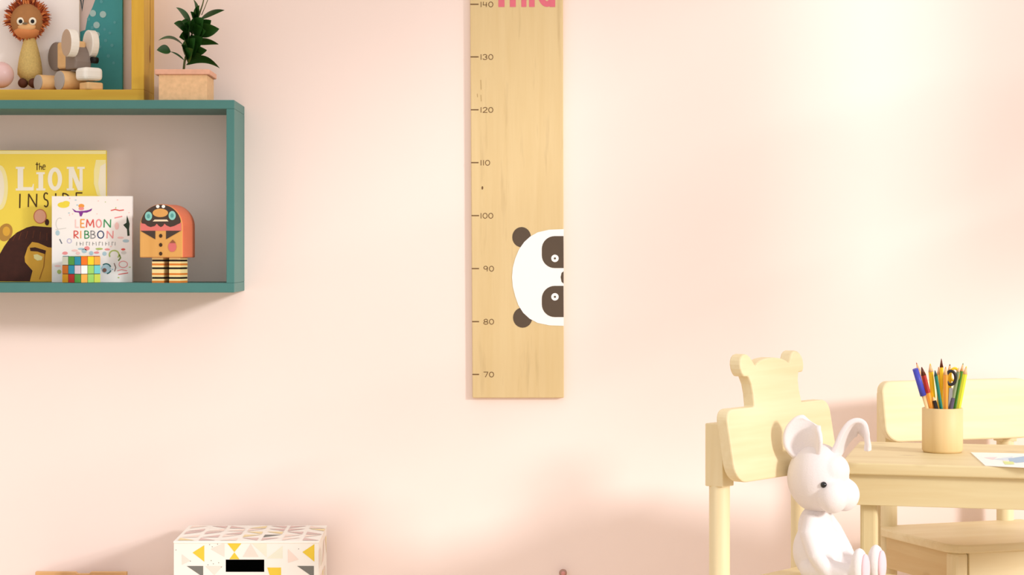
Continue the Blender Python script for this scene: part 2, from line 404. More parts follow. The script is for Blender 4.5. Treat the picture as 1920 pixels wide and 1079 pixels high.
# ------------------------------------------------------------------ books in the teal shelf
def slab(px0, py0, px1, d, zbot, th, name, m, parent, page=None, topy=None):
    x0, x1 = P(px0, 0, d).x, P(px1, 0, d).x; z1 = P(0, py0, d).z
    mb_ = MB()
    mb_.box(((x0 + x1) / 2, d - DW + .001, (zbot + z1) / 2), (x1 - x0, .002, z1 - zbot))
    mb_.box(((x0 + x1) / 2, d - DW + th - .001, (zbot + z1) / 2), (x1 - x0, .002, z1 - zbot))
    mb_.box((x0 + .001, d - DW + th / 2, (zbot + z1) / 2), (.002, th - .004, z1 - zbot))
    c = mb_.build(name, m, parent, bevel=.0005)
    MB().box(((x0 + x1) / 2, d - DW + th / 2, (zbot + z1) / 2), (x1 - x0 - .006, th - .0042, z1 - zbot - .006)).build('pages', page or M_('page edges', (240, 234, 220)), parent)
    return c
dL = 3.955
by = mat('sunny yellow cover', (252, 224, 84), rough=.4, var=.05, scale=12)
lb = thing('picture_book', (P(90, 0, dL).x, dL - DW, zbi), 'large yellow picture book titled THE LION INSIDE, stood at the back of the teal shelf', 'book')
slab(-42, 282, 199, dL, zbi, .010, 'cover', by, lb)
pr = Print(dL); pale = M_('pale yellow glow', (252, 240, 170), var=.03)
glow = mat('cream glow', (250, 240, 214), var=.02)
pr.ell(0, 352, 15, 42, pale, 1); pr.ell(-4, 352, 12, 36, glow, 1.4)
pr.poly([(180, 300), (198.5, 300), (198.5, 372), (182, 366), (176, 345), (176, 320)], pale, 1); pr.poly([(188, 312), (198.5, 306), (198.5, 372), (188, 366), (184, 345)], glow, 1.3)
pr.poly([(-42, 283), (198.5, 283), (198.5, 289), (-42, 289)], pale, 1.1)
br = M_('dark brown mane', (66, 28, 16), var=.35, scale=90); br2 = M_('mane light brown', (104, 52, 26)); och = M_('ochre fur', (232, 176, 62), var=.12); tan_ = M_('tan ear', (190, 140, 60))
pr.poly([(x, y) for x, y in [(-42, 528), (-42, 480), (0, 476), (8, 462), (18, 448), (32, 436), (50, 427), (62, 424), (100, 427), (150, 440), (150, 528)]], br, 2)
pr.ell(10, 436, 13, 17, tan_, 1.6, rot=20); pr.ell(12, 434, 7, 9, och, 1.8)
pr.poly([(56, 528), (61, 508), (47, 492), (46, 482), (52, 464), (60, 454), (72, 456), (90, 464), (150, 470), (150, 528)], och, 3)
for x in (30, 40, 52, 64, 76, 88): pr.stroke([(x, 432 + abs(60 - x) * .2), (x - 4 + (x - 50) * .1, 446 + abs(60 - x) * .2)], 1.2, br2, 2.6)
pr.poly([(56, 465), (66, 464), (86, 470), (85, 477), (70, 472), (57, 471)], br, 4)
pr.poly([(63, 478), (70, 477), (80, 482), (78, 488), (70, 489), (64, 485)], M_('pale almond', (250, 240, 170)), 4)
pr.stroke([(84, 476), (82, 500), (74, 524)], 1.6, M_('ochre shadow line', (170, 110, 30)), 4)
pr.ell(75, 406, 11.5, 13, M_('pale pink round', (238, 178, 150)), 2); pr.ring(75, 406, 11.5, 13, 1.6, M_('peach line', (206, 120, 80)), 2.4); pr.ell(88, 417, 4, 6, br, 2.2)
pr.build('cover_illustration', lb)
pr = Print(dL); tw = M_('title cream', (252, 246, 226), var=.01); tb = M_('title dark brown', (82, 58, 18))
pr.poly([(33, 314), (43.5, 314), (43.5, 351), (60, 351), (62, 345), (63.5, 345), (63, 357.5), (33, 357.5)], tw); pr.poly([(29.5, 313), (46, 313), (46, 317), (29.5, 317)], tw, 1.2); pr.poly([(29.5, 353.5), (46, 353.5), (46, 357.5), (29.5, 357.5)], tw, 1.2)
pr.poly([(72, 323), (81, 323), (81, 357.5), (72, 357.5)], tw); pr.poly([(68, 323), (84, 323), (84, 327), (68, 327)], tw, 1.2); pr.poly([(68, 353.5), (85, 353.5), (85, 357.5), (68, 357.5)], tw, 1.2)
pr.ring(103, 336, 9.5, 18, 8, tw)
pr.poly([(129, 314), (136, 314), (136, 357.5), (129, 357.5)], tw); pr.poly([(149, 314), (155, 314), (155, 357.5), (149, 357.5)], tw); pr.poly([(129, 314), (138, 314), (155, 357.5), (146, 357.5)], tw, 1.3)
for x in (125, 145): pr.poly([(x, 313), (x + 14, 313), (x + 14, 317), (x, 317)], tw, 1.5)
pr.poly([(125, 353.5), (139, 353.5), (139, 357.5), (125, 357.5)], tw, 1.5)
pr.glyph('t', 67, 305, 5, 14, 1.7, tb); pr.glyph('h', 74, 306, 5, 12.5, 1.5, tb); pr.glyph('e', 80, 304, 5, 14, 1.4, tb)
pr.stroke([(37.5, 364), (37, 390)], 2.6, tb); pr.glyph('N', 53, 364, 16, 24, 2.6, tb); pr.glyph('S', 82, 362, 8.5, 26, 2.6, tb)
pr.stroke([(104.5, 363), (104.5, 388)], 2.6, tb); pr.glyph('D', 118, 363, 13, 25, 2.6, tb); pr.glyph('E', 143, 362, 11, 26, 2.6, tb)
pr.build('cover_title', lb)

dB = 3.905
wb = thing('picture_book', (P(172, 0, dB).x, dB - DW, zbi), 'small white picture book with colourful LEMON RIBBON lettering and doodles', 'book')
slab(97, 368, 248, dB, zbi, .011, 'cover', paper, wb)
pr = Print(dB)
def C(n, rgb): return M_('print ' + n, rgb, var=.03)
R_, O_, Y_, G_, B_, NV, PK, PU, GY = C('red', (222, 92, 82)), C('orange', (240, 160, 70)), C('yellow', (240, 220, 70)), C('green', (60, 150, 96)), C('blue', (90, 165, 200)), C('navy', (50, 70, 110)), C('pink', (238, 150, 150)), C('purple', (132, 52, 150)), C('grey', (150, 150, 150))
LG, PB, LP = C('pale green', (178, 196, 110)), C('pale blue', (176, 206, 216)), C('pale pink', (246, 206, 200))
for ch, x, wd, cc in (('L', 141.5, 6, LP), ('E', 151.5, 7, O_), ('M', 162, 14, R_), ('O', 180.5, 9.5, PK), ('N', 195, 12.5, G_)): pr.glyph(ch, x, 412, wd, 14.5, 2.2, cc)
for ch, x, wd, cc in (('R', 139, 8, R_), ('I', 150, 3, O_), ('B', 159, 8, G_), ('B', 170.5, 8, GY), ('O', 183, 11.5, NV), ('N', 200.5, 11.5, PK)): pr.glyph(ch, x, 433.5, wd, 13.5, 2.0, cc)
pr.build('cover_title', wb)
pr = Print(dB); rn = random.Random(8)
pr.ell(119, 384.5, 11, 5.5, Y_); pr.ell(124, 381, 7, 4, Y_, 1.3)
pr.poly([(135, 391), (143, 396), (150, 396), (158, 395.5), (166, 394), (173, 391), (171, 395.5), (163, 399), (156, 399), (153, 406), (150, 406), (148, 399), (140, 398)], PU); pr.ell(152.5, 386.5, 5.5, 4, O_); pr.ell(152.5, 391.5, 5, 3, PK, 1.3)
pr.stroke([(208, 395), (216, 393), (224, 395), (232, 394)], 2, R_); pr.stroke([(215, 409), (229, 406)], 2.2, PK)
pr.poly([(238, 404), (241, 413), (243, 420), (242, 430), (243, 442), (239, 443), (238, 430), (231, 422), (237, 418)], C('dark green', (34, 56, 36)))
pr.ring(214, 478, 9, 8, 2.6, LG, a0=150, a1=400); pr.stroke([(224, 478), (226, 484), (222, 489)], 2.4, C('olive', (120, 140, 70))); pr.ell(199, 504, 9, 9, PB, 1.1); pr.ring(199, 504, 9, 9, 2.4, C('teal ink', (54, 110, 110)), 1.4, a0=-130, a1=-20); pr.ring(199, 504, 9.5, 9.5, 2.4, C('teal ink', (54, 110, 110)), 1.4, a0=20, a1=80); pr.ell(196, 507, 4, 4, C('mid brown', (130, 96, 84)), 1.7)
pr.ring(231, 496, 8, 6, 1.4, PK); pr.stroke([(220, 508), (228, 506), (238, 508)], 1.6, PK); pr.stroke([(222, 515), (240, 512)], 1.6, R_); pr.stroke([(214, 494), (217, 502), (215, 509)], 1.6, C('mid brown', (130, 96, 84)))
pr.ring(112, 420, 7, 11, 1.2, C('pale grey', (214, 212, 206)), a0=120, a1=300); pr.stroke([(104, 431), (124, 428)], 1.2, C('pale grey', (214, 212, 206))); pr.ell(108, 437, 4, 5, PB); pr.stroke([(112, 449), (116, 457)], 2, C('slate', (96, 106, 120))); pr.ring(130, 452, 4, 4, 1.4, C('lilac', (190, 186, 220)))
for k, x in enumerate(range(144, 219, 6)):
    pr.stroke([(x, 454), (x + rn.uniform(-.6, .6), 460.5)], 1.1, GY); 
    if k % 2: pr.stroke([(x, 454 + 3 * (k % 4 == 1)), (x + 3.2, 454.5 + 3 * (k % 4 == 1))], .9, GY)
for x, y, a, b_, cc in ((122, 475, 5, 3, PK), (146, 475, 4, 3, LP), (158, 471, 5, 4, PB), (163, 466, 5, 4, PK), (171, 475, 4, 4, PB), (181, 474, 5, 2, PK), (186, 467, 7, 2, LG), (201, 468, 5, 2, PK), (231, 468, 4, 2, R_), (152, 467, 6, 2, PB), (140, 470, 6, 2, LP), (108, 499, 6, 2, LP), (111, 510, 4, 4, LG), (196, 476, 4, 4, PB), (236, 452, 6, 3, PB), (226, 446, 6, 2, LP), (219, 424, 4, 7, LP), (232, 474, 5, 3, C('pale grey', (214, 212, 206)))): pr.ell(x, y, a, b_, cc)
for k in range(30): pr.ell(rn.uniform(100, 245), rn.choice([rn.uniform(372, 408), rn.uniform(462, 525)]), rn.uniform(.8, 2), rn.uniform(.7, 1.4), rn.choice([LP, PB, LG, LP]), .8)
pr.build('cover_illustration', wb)

# ------------------------------------------------------------------ puzzle cube
ce = .0483; dc = 3.861; ca = math.radians(36)
cx = P(152.5, 0, dc).x
cen = V((cx, dc - DW, zbi + ce / 2)); e1 = V((math.cos(ca), -math.sin(ca), 0)); e2 = V((math.sin(ca), math.cos(ca), 0))
# left face: outward normal -e2 ; right face: outward normal e1
pc = thing('puzzle_cube', (cx, dc - DW, zbi), 'small multicoloured puzzle cube in front of the white book', 'toy')
cm = [M_('cube body', (60, 56, 50))]
cc = {'g': (88, 168, 72), 'b': (44, 158, 190), 'r': (196, 44, 34), 'y': (250, 214, 50), 'o': (236, 120, 44), 'w': (246, 244, 240), 'l': (222, 226, 208), 'n': (214, 116, 30), 'p': (236, 222, 236), 'a': (226, 160, 26), 'e': (240, 176, 80), 'h': (160, 216, 110), 'c': (120, 212, 214), 'k': (206, 220, 90)}
idx = {}
for k, rgb in cc.items(): idx[k] = len(cm); cm.append(M_('cube sticker ' + k, rgb, var=.03, rough=.35))
MB().box(cen, (ce, ce, ce), (e1, e2, V((0, 0, 1)))).build('cube_body', cm[0], pc, bevel=.001)
m = MB()
def sticker(fc, a, b, nrm, key):
    h = ce / 6 * .93; c = cen + nrm * (ce / 2 + .0003) + a * fc[0] * ce / 3 + b * fc[1] * ce / 3
    m.box(c, (2 * h, 2 * h, .0006), (a, b, nrm), idx[key])
Z = V((0, 0, 1))
for r, row in enumerate(('lgb', 'nbp', 'arg')):
    for c in range(3): sticker((c - 1, 1 - r), e1, Z, -e2, row[c])
for r, row in enumerate(('oye', 'whc', 'ehk')):
    for c in range(3): sticker((c - 1, 1 - r), e2, Z, e1, row[c])
for r, row in enumerate(('ywr', 'gyo', 'bwy')):
    for c in range(3): sticker((c - 1, 1 - r), e1, e2, Z, row[c])
m.build('stickers', cm, pc)

# ------------------------------------------------------------------ wooden toy figure (arch body, striped legs)
ta = math.radians(-17); dt = 3.842
F0 = P(302, 483.5, dt)
tu = V((math.cos(ta), math.sin(ta), 0)); tn = V((math.sin(ta), -math.cos(ta), 0)); tu = V((math.cos(ta), math.sin(-ta) * -1, 0))
tu = V((math.cos(ta), -math.sin(ta) * -1, 0))
tu = V((math.cos(math.radians(14)), -math.sin(math.radians(14)), 0)); tn = V((-math.sin(math.radians(14)), -math.cos(math.radians(14)), 0))
s = dt / FPX
sX = 1 / math.cos(math.radians(14))
def T(px, py, l=0): return F0 + tu * ((px - 302) * s * sX) + V((0, 0, -(py - 483.5) * s)) + tn * (.00035 * l)
tf = thing('wooden_toy_figure', (F0.x, F0.y + .03, zbi), 'arch-shaped orange wooden toy figure with moustached face and striped legs', 'toy')
arch = [(260, 483.5)] + [(302 + 42 * math.cos(a), 425 - 42 * math.sin(a)) for a in [math.pi - math.pi * i / 24 for i in range(25)]] + [(344, 483.5)]
org_ = wood('light wood face', (226, 172, 96), (206, 146, 70), 'z', amount=.4); salm = M_('salmon paint', (240, 128, 92), rough=.45)
bd = MB().prism([T(*p) for p in arch], -tn * .062, 0, 1).build('body', [org_, salm], tf, bevel=.002)
pr = Print(dt, T); db = M_('dark brown print', (70, 56, 48)); aq = M_('aqua print', (140, 206, 196)); pk = M_('rosy print', (222, 120, 112))
band = [(263, 433), (263.5, 415), (340.5, 415), (341, 433)]
pr.poly([(262, 433), (262, 418), (342, 418), (342, 433)], pk, 1)
hair = [(265, 419)] + [(302 + 39 * math.cos(a), 421 - 37 * math.sin(a)) for a in [math.pi - math.pi * i / 20 for i in range(1, 20)]] + [(339, 419), (334, 421), (328, 424), (320, 426), (313, 423), (309, 419.5), (306, 424), (302, 426), (298, 424), (294, 419.5), (290, 424), (282, 426), (276, 424), (271, 420)]
pr.poly(hair, db, 2)
pr.ell(301, 399.5, 15, 8, M_('tan nose print', (222, 164, 90)), 3); pr.ell(296, 387.5, 3.4, 3, white, 3); pr.ell(307, 387.5, 3.4, 3, white, 3)
pr.ell(278, 405.5, 7, 8.5, aq, 3); pr.ell(324, 404.5, 7, 8.5, aq, 3); pr.ell(278, 405.5, 3, 4, M_('aqua centre', (92, 160, 156)), 4); pr.ell(324, 404.5, 3, 4, M_('aqua centre', (92, 160, 156)), 4)
pr.poly([(286, 415.5), (290, 412), (314, 412), (317, 415.5)], M_('teeth print', (240, 222, 190)), 4)
pr.poly([(262, 433), (291, 433), (291, 449)], db, 2); pr.poly([(341, 433), (312, 433), (312, 449)], db, 2)
for y in (442.5, 459.5, 476): pr.ell(301.5, y, 3.2, 3.6, M_('button brown', (64, 40, 18)), 2)
pr.ell(324, 463, 8, 9.5, M_('rose badge', (214, 112, 110)), 2); pr.poly([(319, 456), (325, 449.5), (331, 456)], M_('badge brown', (150, 90, 60)), 3)
pr.build('face_print', bd)
zleg = T(302, 483.5).z
stp = [M_('leg cream', (250, 226, 160)), M_('leg black', (34, 24, 14)), M_('leg orange', (222, 128, 44))]
for px0, px1 in ((281, 302.5), (314.5, 336)):
    m = MB(); n = 13; hh = (zleg - zbi) / n
    for k in range(n):
        mi = (2, 0, 1, 0, 2, 0, 0, 1, 0, 2, 0, 1, 0)[k]
        c = (T(px0, 500) + T(px1, 500)) / 2 - tn * .026; c.z = zbi + hh * (k + .5)
        sh_ = .0 if mi != 1 else -.0012
        m.box(c, ((px1 - px0) * s * sX + sh_, .036 + sh_, hh), (tu, tn, Z), mi)
    m.build('leg', stp, tf)

# ------------------------------------------------------------------ things in the yellow shelf
dW_ = 3.972; zf = yz1
k1 = thing('picture_book', (P(90, 0, dW_).x, dW_ - DW, zf), 'pale grey-white book behind the furry toy in the yellow shelf', 'book')
slab(-40, -70, 148.5, dW_, zf, .010, 'cover', M_('grey white cover', (247, 243, 240), var=.02), k1)
dT = 3.9845
k2 = thing('picture_book', (P(160, 0, dT).x, dT - DW, zf), 'teal book with bubble dots behind the wooden elephant in the yellow shelf', 'book')
slab(62, -62, 229.5, dT, zf, .011, 'cover', M_('teal cover', (70, 164, 170), var=.12, scale=25), k2)
pr = Print(dT); bub = M_('bubble print', (178, 214, 214)); bub2 = M_('bubble print dim', (96, 176, 184)); blush = M_('blush print', (226, 208, 204)); dkb = M_('dark teal print', (40, 76, 88))
pr.poly([(149, -40), (186, -40), (182, -10), (174, 12), (164, 34), (160, 56), (149, 60)], blush, 1)
pr.poly([(150, -5), (154, 22), (158, -5), (156, -5), (154, 14), (152, -5)], dkb, 2)
for x, y, r in ((174, 25, 6), (193, 27, 6), (181, 47, 6), (173, 52, 3), (182, 65, 5), (175, 70, 3), (166, 36, 3), (190, 3, 3), (206, 62, 2.5), (198, 76, 3), (210, 85, 3), (187, 88, 3), (215, 42, 2.5), (203, 105, 3), (213, 118, 2.5), (196, 55, 2.5)):
    pr.ell(x, y, r, r * 1.05, bub if r > 4.5 else bub2, 2)
pr.build('cover_illustration', k2)

# furry soft toy
dF = 3.941; sF = dF / FPX
ft = thing('soft_toy', (P(54, 0, dF).x, dF - DW, zf), 'furry orange-haired soft toy with yellow knitted body in the yellow shelf', 'toy')
m = MB()
bx = lambda px, py, dd=0: P(px, py, dF + dd)
zb_ = zf + .001
m.lathe(V((P(56, 0, dF).x, dF - DW, 0)), [(.001, zf + .012)] + [(r * sF, P(0, y, dF).z) for y, r in ((148, 17), (140, 23), (130, 23), (115, 21), (100, 18), (85, 14), (74, 11), (66, 8))] + [(.001, P(0, 62, dF).z)], 24)
m.build('body', mat('yellow knit', (206, 180, 112), rough=.9, var=.25, scale=320, bump=.6), ft)
for x in (43, 63):
    MB().ell(P(x, 156, dF - .010), (.009, .014, .009)).build('foot', mat('dark brown felt', (96, 56, 40), rough=.9), ft)
    MB().tube([P(x + (3 if x < 50 else -3), 142, dF), P(x, 153, dF - .006)], [.007, .007], 10).build('leg', mat('dusky pink felt', (196, 150, 136), rough=.9), ft)
hd = MB().ell(P(51, 40, dF - .004), (.031, .026, .033)).build('head', mat('tan felt face', (166, 116, 70), rough=.9, var=.12, scale=90), ft)
MB().ell(P(51, 58, dF - .006), (.0245, .0225, .0150)).build('muzzle', mat('orange felt', (214, 140, 86), rough=.9, var=.12), hd)
MB().ell(P(50, 50, dF - .0225), (.017, .0075, .0085)).build('snout', mat('pale peach felt', (226, 176, 120), rough=.9, var=.12), hd)
for x in (38.5, 61):
    e = MB().ell(P(x, 40, dF - .028), (.0072, .004, .0075)).build('eye', M_('eye white', (240, 232, 210)), hd)
    MB().ell(P(x, 40, dF - .0318), (.0036, .0015, .0038)).build('pupil', black, e)
MB().ell(P(47, 44, dF - .032), (.005, .002, .002)).build('nose', M_('nose grey', (120, 104, 80)), hd)
m = MB(); rn = random.Random(3)
hc = P(51, 40, dF)
for k in range(680):
    a = rn.uniform(-.5 * math.pi, 1.5 * math.pi); b_ = rn.uniform(-.5, .9)
    d_ = V((math.cos(a) * math.cos(b_), math.sin(b_) * .8, math.sin(a) * math.cos(b_) + .1)).normalized()
    base = hc + V((d_.x * .030, d_.y * .024, d_.z * .032)); ln = rn.uniform(.008, .018) * (1.0 if d_.z > -.2 else .5)
    tip = base + (d_ + V((rn.uniform(-.4, .4), rn.uniform(-.3, .3), rn.uniform(-.4, .4)))).normalized() * ln
    if tip.y > dW_ - DW - .002: continue
    m.tube([base, (base + tip) / 2 + V((0, 0, .001)), tip], [.0016, .0012, .0002], 5, rn.choice((0, 0, 1, 2)), cap=False)
m.build('hair', [mat('orange fur', (188, 92, 44), rough=.8), mat('dark orange fur', (128, 50, 22), rough=.8), mat('light orange fur', (214, 134, 74), rough=.8)], hd)

tag(MB().ell(P(1, 140.5, 3.905), .0245, seg=32, rings=20).build('ball', mat('pearly pink', (232, 196, 192), rough=.25, var=.02, spec=.5), org=P(1, 140.5, 3.905)), 'shiny pale pink ball at the left end of the yellow shelf', 'ball')

# wooden elephant on wheels
er = V((.75, .66, 0)).normalized(); ef = V((.66, -.75, 0)).normalized()
el = thing('wooden_elephant', P(125, 168, 3.92), 'grey and white wooden elephant pull toy on wheels in front of the teal book', 'toy')
el.location.z = zf; ORG[el.name] = V(el.location)
pine_l = wood('toy beech wood', (236, 196, 140), (212, 162, 104), 'x', amount=.4); gry = M_('warm grey paint', (140, 126, 116)); wht = M_('toy white paint', (244, 240, 230)); tn2 = M_('tan grey paint', (188, 164, 142)); lgy = M_('light grey paint', (176, 172, 168))
def cyl(mb_, c, ax, r, ln, n=28, mi=0):
    mb_.tube([c - ax * ln / 2, c + ax * ln / 2], r, n, mi)
for (px, py, d, r, ln) in ((72, 150.5, 3.903, .0150, .036), (112, 147, 3.898, .0185, .046)):
    c = P(px, py, d); c.z = zf + r; c = c + er * ln / 2
    wv = MB(); cyl(wv, c, er, r, ln); wh = wv.build('wheel', pine_l, el, bevel=.001)
    hv = MB(); cyl(hv, c - er * (ln / 2 + .0008), er, r * .96, .002); tag(hv.build('wheel_face', lgy, wh), 'light grey wheel face')
c = P(104, 106, 3.942)
m = MB(); cyl(m, c + er * .014, er, .027, .030); m.build('rump', gry, el, bevel=.002)
m = MB(); m.box(P(134, 104, 3.925), (.030, .056, .050), (er, ef, Z)); m.build('body', pine_l, el, bevel=.004)
m = MB(); hp = [(0, .026), (.020, .024), (.034, .006), (.040, -.012), (.036, -.026), (.0, -.026)]
c = P(141, 105, 3.915)
m.prism([c + ef * (a - .012) - er * .015 + Z * b for a, b in hp], er * .034); m.build('head', gry, el, bevel=.003)
# ears: thick half discs either side of the head
for side, px, py, d in ((-1, 124, 80, 3.880), (1, 164, 82, 3.912)):
    c = P(px, py, d)
    pts = [c + ef * (.0185 * math.cos(a)) + Z * (.0255 * math.sin(a)) for a in [2 * math.pi * i / 24 for i in range(24)]]
    e = MB().prism(pts, er * (.018 if side < 0 else .015), 0, 1).build('ear', [tn2 if side < 0 else wht, wht], el, bevel=.0015)
m = MB(); c = P(167, 139.5, 3.890); m.box(c, (.040, .036, .024), (er, ef, Z)); m.build('trunk', wht, el, bevel=.007, segs=3)
m = MB(); c = P(171, 157, 3.890); c.z = zf + .007; m.box(c, (.034, .030, .014), (er, ef, Z)); m.build('front_block', pine_l, el, bevel=.003)
m = MB(); cyl(m, P(177, 113, 3.906), er, .006, .012); m.build('peg', black, el)

# ------------------------------------------------------------------ patterned storage box
dX = 3.755
bx0, bx1 = P(326, 0, dX).x, P(597.5, 0, dX).x; bz = P(0, 1015.5, dX).z; bd_ = .215; by0 = dX - DW
hx0, hx1 = P(423, 0, dX).x, P(495.5, 0, dX).x; hz1, hz0 = P(0, 1050, dX).z, P(0, 1073.5, dX).z
sb = thing('storage_box', ((bx0 + bx1) / 2, by0 + bd_ / 2, 0), 'white storage box with yellow and grey triangle pattern and dark hand slot', 'box')
cardi = M_('grey card inside', (120, 112, 100)); t = .003
m = MB()
def fbox(x0, x1, z0, z1): m.box(((x0 + x1) / 2, by0 + t / 2, (z0 + z1) / 2), (x1 - x0, t, z1 - z0))
lz = bz - .004
fbox(bx0, hx0, 0, lz); fbox(hx1, bx1, 0, lz); fbox(hx0, hx1, hz1, lz); fbox(hx0, hx1, 0, hz0)
m.box(((bx0 + bx1) / 2, by0 + bd_ - t / 2, lz / 2), (bx1 - bx0, t, lz)); m.box((bx0 + t / 2, by0 + bd_ / 2, lz / 2), (t, bd_ - 2 * t, lz)); m.box((bx1 - t / 2, by0 + bd_ / 2, lz / 2), (t, bd_ - 2 * t, lz))
m.box(((bx0 + bx1) / 2, by0 + bd_ / 2, t / 2), (bx1 - bx0 - 2 * t, bd_ - 2 * t, t))
boxw = mat('box paper white', (247, 244, 236), var=.015)
bbody = m.build('body', boxw, sb)
MB().box(((bx0 + bx1) / 2, by0 + bd_ - t - .002, lz / 2), (bx1 - bx0 - .008, .002, lz - .008)).build('slot_shade', M_('black slot shade', (26, 24, 20)), sb)  # black sheet at the back: painted shade for the unlit box inside
lid = MB().box(((bx0 + bx1) / 2, by0 + bd_ / 2, bz - .002), (bx1 - bx0 + .002, bd_ + .002, .004)).build('lid', boxw, sb, bevel=.001)
pr = Print(dX); yb = M_('box yellow', (236, 204, 66)); gb = M_('box grey', (120, 120, 114)); pb_ = M_('box pale pink', (246, 226, 214)); gc_ = M_('box pale sage', (236, 236, 216)); dot = M_('box speck', (150, 140, 130))
pr.poly([(361, 1037), (383, 1023), (383, 1054)], yb); pr.poly([(425, 1018), (454, 1018), (439.5, 1036)], yb); pr.poly([(439.5, 1036.5), (449, 1049.5), (430, 1049.5)], yb); pr.poly([(567, 1036), (589.5, 1021), (589.5, 1054)], yb)
pr.poly([(350, 1062), (381, 1062), (381, 1083)], gb); pr.poly([(557, 1062), (588.5, 1062), (588.5, 1084)], gb); pr.poly([(501, 1065), (527, 1065), (527, 1093), (510, 1093)], yb)
for ti, tri in enumerate(([(341, 1040), (357, 1052), (341, 1060)], [(395, 1030), (421, 1018), (421, 1045)], [(455, 1045), (470, 1020), (485, 1045)], [(540, 1030), (560, 1050), (540, 1056)], [(385, 1062), (418, 1062), (402, 1079)], [(600, 1062), (640, 1062), (640, 1080)])[:-1]): pr.poly(tri, pb_, .8 + .02 * ti)
for tri in ([(470, 1018), (500, 1018), (500, 1046)], [(500, 1048), (530, 1024), (530, 1048)]): pr.poly(tri, gc_, .6)
for x, y in ((393, 1022), (402, 1019), (408, 1021), (398, 1026), (405, 1019), (410, 1056), (400, 1058), (390, 1060), (396, 1052), (357, 1053), (330, 1032), (560, 1030), (415, 1064)): pr.ell(x, y, .9, .9, dot, 1, 8)
rn = random.Random(11)
for r in range(8):
    for c in range(6):
        x, y = 330 + c * 44 + (r % 2) * 8, 1095 + r * 45
        pr.poly([(x, y), (x + 30, y), (x + rn.choice((0, 30)), y + 28)], rn.choice((yb, gb, pb_, gc_)))
pr.build('front_pattern', bbody)
def topfn(x, y, l): return V((x, y, bz + .0003 + .0002 * l))
pr = Print(0, topfn); tpk = M_('lid dusky pink', (222, 194, 188)); ttn = M_('lid pale tan', (240, 220, 170))
rows = 5
for r in range(rows):
    for c in range(7):
        x0 = bx0 + .006 + c * .037; y0 = by0 + .008 + r * .041; cc_ = rn.choice((tpk, tpk, pb_, ttn, pb_, gb if r < 2 else tpk))
        k = rn.randrange(4); q = [(x0, y0), (x0 + .03, y0), (x0 + .03, y0 + .034), (x0, y0 + .034)]; q.pop(k)
        pr.poly(q, cc_)
pr.build('lid_pattern', lid)
def sidefn(x, y, l): return V((bx1 + .0003, x, y))
pr = Print(0, sidefn)
for r in range(7):
    for c in range(5):
        y0 = by0 + .008 + c * .041; z0 = lz - .048 - r * .05; q = [(y0, z0), (y0 + .032, z0), (y0 + .032, z0 + .035), (y0, z0 + .035)]; q.pop(rn.randrange(4))
        pr.poly(q, rn.choice((pb_, gc_, pb_, ttn)))
pr.build('side_pattern', bbody)

# ------------------------------------------------------------------ wooden crate peeking in at the lower left
yF = -.235; dC = 3.955; cz1 = P(0, 1073.5, dC).z; cx0, cx1 = P(66, 0, dC).x, P(237.5, 0, dC).x
crw = wood('crate pine', (232, 190, 136), (206, 156, 100), 'x', amount=.45, knots=.3)
cr = thing('wooden_crate', ((cx0 + cx1) / 2, yF + .1, 0), 'pale wooden crate whose top edge shows at the lower left', 'crate')
n0, n1 = P(141, 0, dC).x, P(170, 0, dC).x
top = [(cx0, .18), (cx1, .18), (cx1, cz1), (n1, cz1), (n1 - .004, cz1 - .0035), (n0 + .004, cz1 - .0035), (n0, cz1), (cx0, cz1 + .0004)]
MB().prism([V((x, yF, z)) for x, z in top], (0, .012, 0)).build('front_board', crw, cr, bevel=.001)
MB().prism([V((x, yF + .19, z)) for x, z in top], (0, .012, 0)).build('back_board', crw, cr, bevel=.001)
for x in (cx0 + .006, cx1 - .006): MB().box((x, yF + .101, (cz1 - .01) / 2 + .0), (.012, .178, cz1 - .01)).build('side_board', crw, cr, bevel=.001)
MB().box(((cx0 + cx1) / 2, yF + .101, .19), (cx1 - cx0 - .024, .178, .012)).build('bottom_board', crw, cr)

# ------------------------------------------------------------------ wall knob
kc = P(1055, 1073, DW)
kb = thing('wall_peg', kc, 'tiny pinkish round wooden peg on the wall at the bottom edge', 'peg')
def disc(mb_, c, prof, n=24):
    vs = [c + V((r * math.cos(2 * math.pi * k / n), y, r * math.sin(2 * math.pi * k / n))) for r, y in prof for k in range(n)]
    mb_.add(vs, [(i * n + k, i * n + (k + 1) % n, (i + 1) * n + (k + 1) % n, (i + 1) * n + k) for i in range(len(prof) - 1) for k in range(n)], 0, True)
m = MB(); disc(m, kc, [(.004, 0), (.004, -.008), (.0065, -.010), (.0075, -.014), (.0065, -.019), (.0045, -.0195), (.0001, -.0195)]); m.build('peg_head', M_('dusty rose brown', (176, 138, 124)), kb)
m = MB(); disc(m, kc + V((0, -.0195, 0)), [(.004, 0), (.0034, -.0015), (.0001, -.002)]); m.build('screw_cap', M_('dusty pink', (214, 150, 146)), kb)

